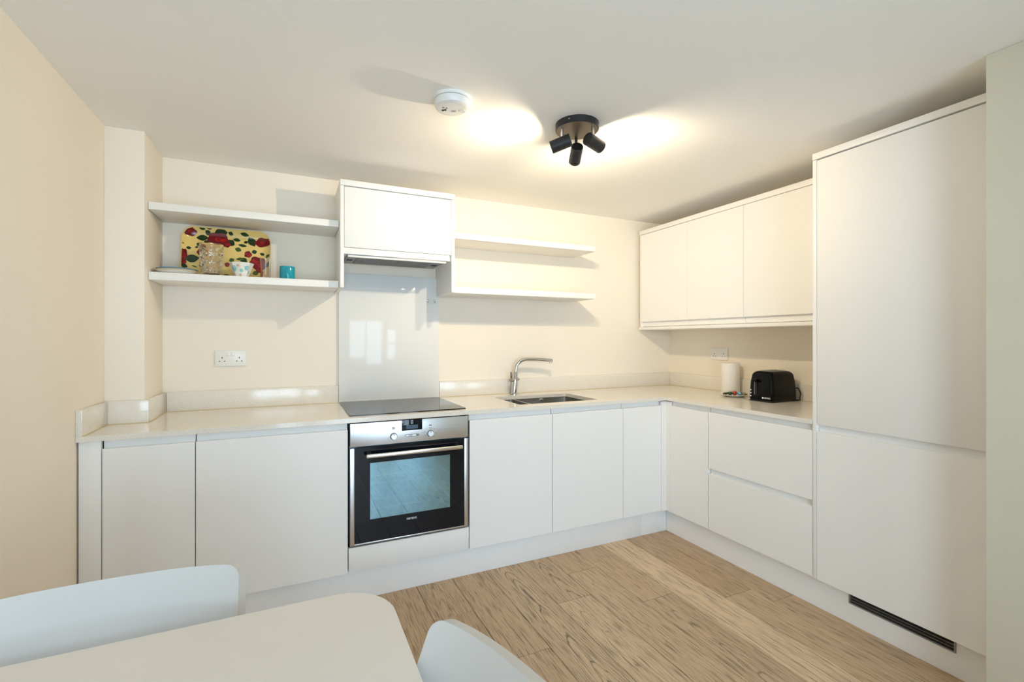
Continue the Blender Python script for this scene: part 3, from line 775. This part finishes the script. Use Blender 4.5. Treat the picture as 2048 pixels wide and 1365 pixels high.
def vase_r(r, t, th):
    return r*(1 + (.055*(max(math.cos(9*th + 170*t), math.cos(9*th - 170*t))-1) if .010 < t < .128 and r > .036 and r != .04701 else 0))
bm = bmesh.new(); vx, vy = -3.180, -.157
prof = [(0, .0), (.030, 0), (.034, .004), (.040, .02)] + [(.040 + .011*math.sin(PI/2*k/40), .02+.0027*k) for k in range(1, 41)] + [(.0512, .133), (.0515, .150), (.0525, .166), (.0490, .166), (.0470, .150)] + [(.0355-.004*k/6, .132-.0185*k) for k in range(7)] + [(.0, .016)]
lathe(bm, prof, (vx, vy, ZS+.0003), seg=110, rfun=vase_r)
tag(obj('glass_vase', bm, M['glass'], origin=(vx, vy, ZS), ang=60), 'cut glass vase with diamond pattern in front of the rose tray', 'vase')

bm = bmesh.new(); bxx, byy = -3.046, -.175
prof = [(0, 0), (.027, 0), (.028, .003), (.030, .006), (.042, .040), (.0555, .0755), (.0565, .0775), (.0545, .0775), (.040, .042), (.027, .010), (0, .008)]
lathe(bm, prof, (bxx, byy, ZS+.0003), seg=8)
def on_bowl(th, z, o=.0006):
    r = .030 + (z-.006)*(.0555-.030)/.0695; r *= math.cos(PI/8)/math.cos(((th) % (PI/4))-PI/8)
    return Vector((bxx+(r+o)*math.cos(th), byy+(r+o)*math.sin(th), ZS+z))
def flower(th, z, r, mi):
    for k in range(5):
        a0 = 2*PI*k/5
        c = (th + .55*r/.045*math.cos(a0), z + .55*r*math.sin(a0)); vs = []
        for j in range(8):
            b = 2*PI*j/8; vs.append(bm.verts.new(on_bowl(c[0]+.5*r/.045*math.cos(b), c[1]+.5*r*math.sin(b), .0006+.0001*k)))
        f = bm.faces.new(vs); f.material_index = mi
for th, z, r, mi in ((-2.35, .046, .015, 1), (-1.50, .036, .009, 1), (-.95, .050, .012, 1), (-1.86, .060, .007, 2), (-1.62, .014, .008, 2), (-2.7, .02, .006, 2), (-.5, .03, .008, 1)): flower(th, z, r, mi)
tag(obj('flower_bowl', bm, [M['ceramic'], M['aqua'], M['peach']], origin=(bxx, byy, ZS), ang=20), 'small white faceted bowl painted with blue flowers', 'bowl')

bm = bmesh.new(); tx, ty = -2.938, -.160
lathe(bm, [(0, 0), (.0215, 0), (.0225, .002), (.0255, .117), (.0240, .117), (.0212, .014), (0, .010)], (tx, ty, ZS+.0003), seg=40)
tag(obj('glass_tumbler', bm, M['glass'], origin=(tx, ty, ZS), ang=50), 'clear glass tumbler between the flower bowl and teal cup', 'glass')

cx_, cy_ = -2.834, -.165
t = thing('teal_cup', 'small glossy teal espresso cup at the right of the tray', 'cup', (cx_, cy_, ZS))
bm = bmesh.new(); lathe(bm, [(0, 0), (.031, 0), (.0355, .004), (.0380, .018), (.0378, .072), (.0370, .0745), (.0350, .072), (.0345, .018), (.030, .008), (0, .007)], (cx_, cy_, ZS+.0003), seg=48); obj('body', bm, M['teal'], t)
pts = []
hdir = Vector((-.08, -1, 0)).normalized()
for k in range(11):
    a = -PI/2 + PI*k/10; pts.append(Vector((cx_, cy_, ZS+.038)) + hdir*(.035+.017*math.cos(a)) + Vector((0, 0, .022*math.sin(a))))
bm = bmesh.new(); tube(bm, pts, .0046, 10); obj('handle', bm, M['teal'], t)

def plate(label, x, y, z, r, rim):
    t = thing('side_plate', label, 'plate', (x, y, z), 'stacked side plates on the left shelf')
    bm = bmesh.new(); lathe(bm, [(0, 0), (r*.58, 0), (r*.62, .002), (r*.98, .0165), (r*.975, .0195), (r*.62, .006), (0, .0045)], (x, y, z), seg=64); obj('dish', bm, M['ceramic'], t)
    bm = bmesh.new(); lathe(bm, [(r*.975, .0160), (r*1.0, .0172), (r*1.0, .0196), (r*.97, .0199), (r*.955, .0190)], (x, y, z), seg=64); obj('rim', bm, rim, t)
plate('lower cream plate of the two stacked at the left end of the shelf', -3.320, -.188, ZS+.0003, .087, M['caulk'])
plate('blue rimmed white plate on top of another plate at the left shelf end', -3.316, -.190, ZS+.0080, .084, M['bluerim'])

# ------------------------------------------------------------------ things on the right worktop
bm = bmesh.new(); rx, ry = -.087, -.667
lathe(bm, [(0.020, 0), (.0575, 0), (.0585, .002), (.0585, .207), (.0575, .209), (.021, .209), (.020, .208), (.020, 0)], (rx, ry, ZT+.0004), seg=48)
t = thing('paper_towel_roll', 'white kitchen paper roll standing on the right worktop', 'paper roll', (rx, ry, ZT))
obj('paper', bm, M['paper'], t)
bm = bmesh.new(); lathe(bm, [(.0170, .001), (.0196, .001), (.0196, .2075), (.0170, .2075), (.0170, .001)], (rx, ry, ZT), seg=32); obj('core', bm, plain('cardboard', (.42, .30, .18), .9), t)

px_, py_ = -.200, -.788
bm = bmesh.new(); lathe(bm, [(0, 0), (.050, 0), (.054, .0015), (.092, .0135), (.0935, .0155), (.090, .0160), (.052, .0050), (0, .0045)], (px_, py_, ZT+.0004), seg=56)
tag(obj('saucer', bm, M['ceramic'], origin=(px_, py_, ZT)), 'white saucer of wrapped sweets between paper roll and toaster', 'plate')
def sweet(label, u, v, m, r=.0145, s=1.0):
    # u to the right, v away, in the view direction's ground frame
    X = px_ + u*.72 + v*.69; Y = py_ - u*.69 + v*.72; z0 = ZT + .0062
    bm = bmesh.new(); lathe(bm, [(0, -r*.9), (r*.55, -r*.75), (r*.95, -.2*r), (r, .15*r), (r*.7, .72*r), (0, r*.92)], (X, Y, z0+r*.9), seg=20)
    for sgn in (-1, 1):
        d = Vector((.72, -.69, 0))*sgn
        lathe(bm, [(r*.25, r*.8), (r*.65, r*1.35), (r*.60, r*1.40), (0, r*.9)], (X, Y, z0+r*.9), tuple(d), 10)
    tag(obj('wrapped_sweet', bm, m, origin=(X, Y, z0)), label, 'sweet', 'wrapped sweets on the saucer')
sweet('dark green wrapped sweet on the saucer, left of the red one', -.024, -.004, M['green'], .014)
sweet('red wrapped sweet in the middle of the saucer', .004, .004, M['red'], .0165)
sweet('pale blue wrapped sweet on the saucer, right of the red one', .034, -.006, M['blue'], .0150)
sweet('dark brown wrapped sweet at the left edge of the saucer', -.052, .006, M['brown'], .010)
sweet('olive wrapped sweet at the right of the saucer, beside the pale blue one', .062, -.008, M['olive'], .011)

# toaster
def toaster():
    t = thing('toaster', 'glossy black two slice toaster beside the tall cabinet', 'toaster', (-.17, -1.04, ZT))
    bm = bmesh.new()
    x0, x1, y0, y1, z0, z1 = -.288, -.055, -1.119, -.961, ZT+.008, ZT+.183
    rings = []
    lv = [(.004, 0), (0, .006), (.001, .05), (.004, .11), (.009, z1-z0-.034)] + [(.009+.034*(1-math.cos(PI/2*k/8)), z1-z0-.034+.034*math.sin(PI/2*k/8)) for k in range(1, 9)]
    for ins, h in lv:
        rings.append([bm.verts.new((x, y, z0+h)) for x, y in rrect(x1-x0-2*ins, y1-y0-2*ins, .022, 6, (x0+x1)/2, (y0+y1)/2)])
    for p, q in zip(rings, rings[1:]):
        n = len(p)
        for k in range(n): bm.faces.new((p[k], p[(k+1) % n], q[(k+1) % n], q[k]))
    bm.faces.new(rings[-1]); bm.faces.new(rings[0][::-1])
    obj('body', bm, M['blackgloss'], t, ang=60)
    obj('base', bx(x0+.004, x1-.004, y0+.004, y1-.004, ZT+.0005, z0-.0002, bev=.003), M['black'], t)
    yc = (y0+y1)/2
    tpn = obj('top_plate', prism(bmesh.new(), rrect(.150, .080, .014, cx=(x0+x1)/2, cy=yc), 'z', z1-.001, z1+.0012), M['steel'], t)
    for s in (-1, 1): obj('slot', bx(-.238, -.105, yc+s*.020-.011, yc+s*.020+.011, z1+.0009, z1+.0017), M['dark'], tpn)
    # lever channel on the end that faces the room
    xf = x0-.0004
    obj('lever_channel', bx(xf-.0006, xf+.012, -1.021, -1.011, ZT+.040, ZT+.135, bev=.0008), M['dark'], t)
    obj('lever', bx(xf-.020, xf+.006, -1.032, -1.000, ZT+.118, ZT+.134, bev=.004, seg=3), M['blackgloss'], t)
    obj('lever_track', bx(xf-.0014, xf+.004, -1.0075, -1.0045, ZT+.040, ZT+.135), M['steeldull'], t)
    for z in (.030, .048, .066):
        obj('button', bx(xf-.0015, xf+.005, -.9835, -.9765, ZT+z-.0038, ZT+z+.0038, bev=.0008), M['whiteink'], t)
    bm = bmesh.new(); lathe(bm, [(0, 0), (.004, 0), (.0036, .003), (0, .0035)], (xf, -.9865, ZT+.050), (-1, 0, 0), 14); obj('dial', bm, M['grey'], t)
    bm = text_bm('BANG', .0145, (xf-.0005, -1.0905, ZT+.0255), (0, -1, 0), (0, 0, 1))
    box(bm, xf-.0007, xf+.0002, -1.0655, -1.0560, ZT+.0205, ZT+.0305)
    obj('lettering', bm, M['whiteink'], t)
    pts = [(-.058, -1.105, ZT+.075), (-.046, -1.112, ZT+.078), (-.044, -1.121, ZT+.066), (-.043, -1.127, ZT+.045), (-.044, -1.125, ZT+.022), (-.046, -1.124, ZT+.006), (-.044, -1.08, ZT+.0045), (-.040, -1.03, ZT+.0045)]
    # smooth the cord
    P = [Vector(p) for p in pts]; sm = []
    for i in range(len(P)-1):
        a, b, c, d = P[max(i-1, 0)], P[i], P[i+1], P[min(i+2, len(P)-1)]
        for k in range(5):
            s = k/5; sm.append(.5*((2*b)+(-a+c)*s+(2*a-5*b+4*c-d)*s*s+(-a+3*b-3*c+d)*s**3))
    sm.append(P[-1])
    bm = bmesh.new(); tube(bm, sm, .0036, 10); obj('power_cord', bm, M['black'], t)
toaster()

# ------------------------------------------------------------------ table and chairs
TX0, TX1, TY0, TY1, TZ = -3.545, -2.6385, -2.745, -1.945, .745
t = thing('dining_table', 'off-white dining table with rounded corners in the foreground', 'table', ((TX0+TX1)/2, (TY0+TY1)/2, 0))
bm = bmesh.new(); prism(bm, rrect(TX1-TX0, TY1-TY0, .105, 12, (TX0+TX1)/2, (TY0+TY1)/2), 'z', TZ-.028, TZ)
es = [e for e in bm.edges if abs(e.verts[0].co.z-e.verts[1].co.z) < 1e-6]
bmesh.ops.bevel(bm, geom=es, offset=.004, segments=3, affect='EDGES', profile=.5)
obj('tabletop', bm, M['table'], t)
for sx in (TX0+.085, TX1-.085):
    for sy in (TY0+.085, TY1-.085):
        bm = bmesh.new(); tube(bm, [(sx, sy, 0), (sx, sy, TZ-.0285)], [.016, .024], 16); obj('leg', bm, M['chair'], t)

def chair_shell():
    """white moulded shell chair, local coords: sitter faces -y, back at y=0 on top"""
    W2 = .2352; th = .029; ra = .3987; rec = math.tan(ra)
    ctrl = []   # (y, z) centre line from the seat front up to the top of the back
    for k in range(9): ctrl.append((-.330 + .250*k/8, .452 + (.012 if k == 0 else 0) - .010*math.sin(PI*k/8)))
    r = .065; cy0, cz0 = -.080-.0, .452+r
    for k in range(1, 8):
        a = -PI/2 + (PI/2-ra)*k/8
        ctrl.append((cy0 + r*math.cos(a)*1.0, cz0 + r*math.sin(a)))
    ys, zs = ctrl[-1]; top = .801
    for k in range(1, 15):
        z = zs + (top-zs)*k/14; ctrl.append((ys + (z-zs)*rec, z))
    dy = -ctrl[-1][0]; ctrl = [(y+dy, z) for y, z in ctrl]
    # arc length
    s = [0]
    for a, b in zip(ctrl, ctrl[1:]): s.append(s[-1] + math.hypot(b[0]-a[0], b[1]-a[1]))
    Ltot = s[-1]
    def at(q):
        q = max(0, min(Ltot, q))
        for i in range(len(s)-1):
            if q <= s[i+1]:
                f = (q-s[i])/(s[i+1]-s[i]); a, b = ctrl[i], ctrl[i+1]; return a[0]+(b[0]-a[0])*f, a[1]+(b[1]-a[1])*f
        return ctrl[-1]
    rc, rf = .0235, .07
    qs = [0, .004, .012, .024, .04, .06] + [.06 + (Ltot-.12)*k/26 for k in range(1, 26)] + [Ltot-e for e in (.0235, .0175, .0125, .0085, .0052, .0026, .0009, 0)]
    nu = 28; grid = []; bm = bmesh.new()
    for q in qs:
        ins = 0
        if q > Ltot-rc: e = q-(Ltot-rc); ins = rc-math.sqrt(max(0, rc*rc-e*e))
        if q < rf: e = rf-q; ins = rf-math.sqrt(max(0, rf*rf-e*e))
        hw = W2-ins; y, z = at(q); back = min(1, max(0, (z-.50)/.12)); row = []
        for i in range(nu+1):
            u = -1+2*i/nu; u = math.copysign(abs(u)**.85, u); x = u*hw
            f = (.451*x*x + 5.44*x**4)*back
            row.append(bm.verts.new((x, y-f, z + .12*x*x*(1-back))))
        grid.append(row)
    for a, b in zip(grid, grid[1:]):
        for i in range(nu): bm.faces.new((a[i], a[i+1], b[i+1], b[i]))
    bmesh.ops.recalc_face_normals(bm, faces=bm.faces)
    # thickness: offset each vertex along its normal
    bm.normal_update(); front = list(bm.verts); nn = [v.normal.copy() for v in front]
    fwd = sum((n.y for n in nn), 0)
    sg = -1 if fwd < 0 else 1     # offset to the rear side
    bmap = {v: bm.verts.new(v.co - n*th*1.0*(1 if fwd < 0 else -1)) for v, n in zip(front, nn)}
    bfaces = list(bm.faces)
    bnd = [e for e in bm.edges if len(e.link_faces) == 1]
    for f in bfaces: bm.faces.new([bmap[v] for v in reversed(f.verts)])
    rim = []
    for e in bnd:
        a, b = e.verts; rim.append(bm.faces.new((a, b, bmap[b], bmap[a])))
    bmesh.ops.recalc_face_normals(bm, faces=bm.faces)
    return bm
def chair(label, loc, rz):
    t = thing('dining_chair', label, 'chair', (0, 0, 0), 'white moulded chairs at the table')
    obj('seat_shell', chair_shell(), M['chair'], t, ang=50)
    for sx in (-1, 1):
        for y, yt in ((-.425, -.385), (-.115, -.15)):
            bm = bmesh.new(); tube(bm, [(sx*.205, y, 0), (sx*.165, yt, .420)], [.0085, .012], 12); obj('leg', bm, M['chrome'], t)
    t.location = loc; t.rotation_euler = (0, 0, rz); return t
chair('white moulded chair tucked behind the far side of the table', (-3.147, -1.811, 0), .004)
chair('white moulded chair at the right side of the table, nearest the floor', (-2.5236, -2.4181, 0), -PI/2+.175)

# ------------------------------------------------------------------ lights
for (p, d) in LIGHTS:
    for en, size, blend in ((10, 179, .8), (15, 125, 1.0)):      # wide spill and main beam of each reflector bulb
        L = bpy.data.lights.new('spot_bulb', 'SPOT'); L.energy = en; L.color = (1, .83, .59); L.spot_size = math.radians(size); L.spot_blend = blend; L.shadow_soft_size = .011
        o = bpy.data.objects.new('spot_bulb', L); COL.objects.link(o); o.location = p + d*.004; o.rotation_euler = d.to_track_quat('-Z', 'Y').to_euler()
def portal(loc, rot, sx, sy):
    L = bpy.data.lights.new('window_portal', 'AREA'); L.shape = 'RECTANGLE'; L.size = sx; L.size_y = sy; L.cycles.is_portal = True
    o = bpy.data.objects.new('window_portal', L); COL.objects.link(o); o.location = loc; o.rotation_euler = rot
for a, b, c, d in RH: portal(((a+b)/2, YR-.115, (c+d)/2), (-PI/2+PI, 0, 0), b-a, d-c)
for a, b, c, d in LH: portal((XL-.115, (a+b)/2, (c+d)/2), (PI/2, 0, -PI/2), b-a, d-c)
W = bpy.data.worlds.new('daylight'); S.world = W; W.use_nodes = True
bg = W.node_tree.nodes['Background']; bg.inputs['Color'].default_value = (.63, .815, 1.0, 1); bg.inputs['Strength'].default_value = 10.0

# ------------------------------------------------------------------ camera
cam = bpy.data.cameras.new('camera'); co = bpy.data.objects.new('camera', cam); COL.objects.link(co)
co.location = (-2.817, -2.948, 1.257); co.rotation_euler = (PI/2, 0, -.439586)
cam.sensor_width = 36; cam.lens = 940.2/2048*36; cam.shift_y = -3.4/2048; cam.clip_start = .02
S.camera = co
S.view_settings.view_transform = 'Standard'; S.view_settings.look = 'None'; S.view_settings.gamma = 1; S.view_settings.use_curve_mapping = False
S.view_settings.exposure = 0.12
S.cycles.max_bounces = 14; S.cycles.diffuse_bounces = 8; S.cycles.glossy_bounces = 6; S.cycles.transmission_bounces = 10; S.cycles.transparent_max_bounces = 16
S.cycles.caustics_reflective = False; S.cycles.caustics_refractive = False
S.cycles.use_denoising = True
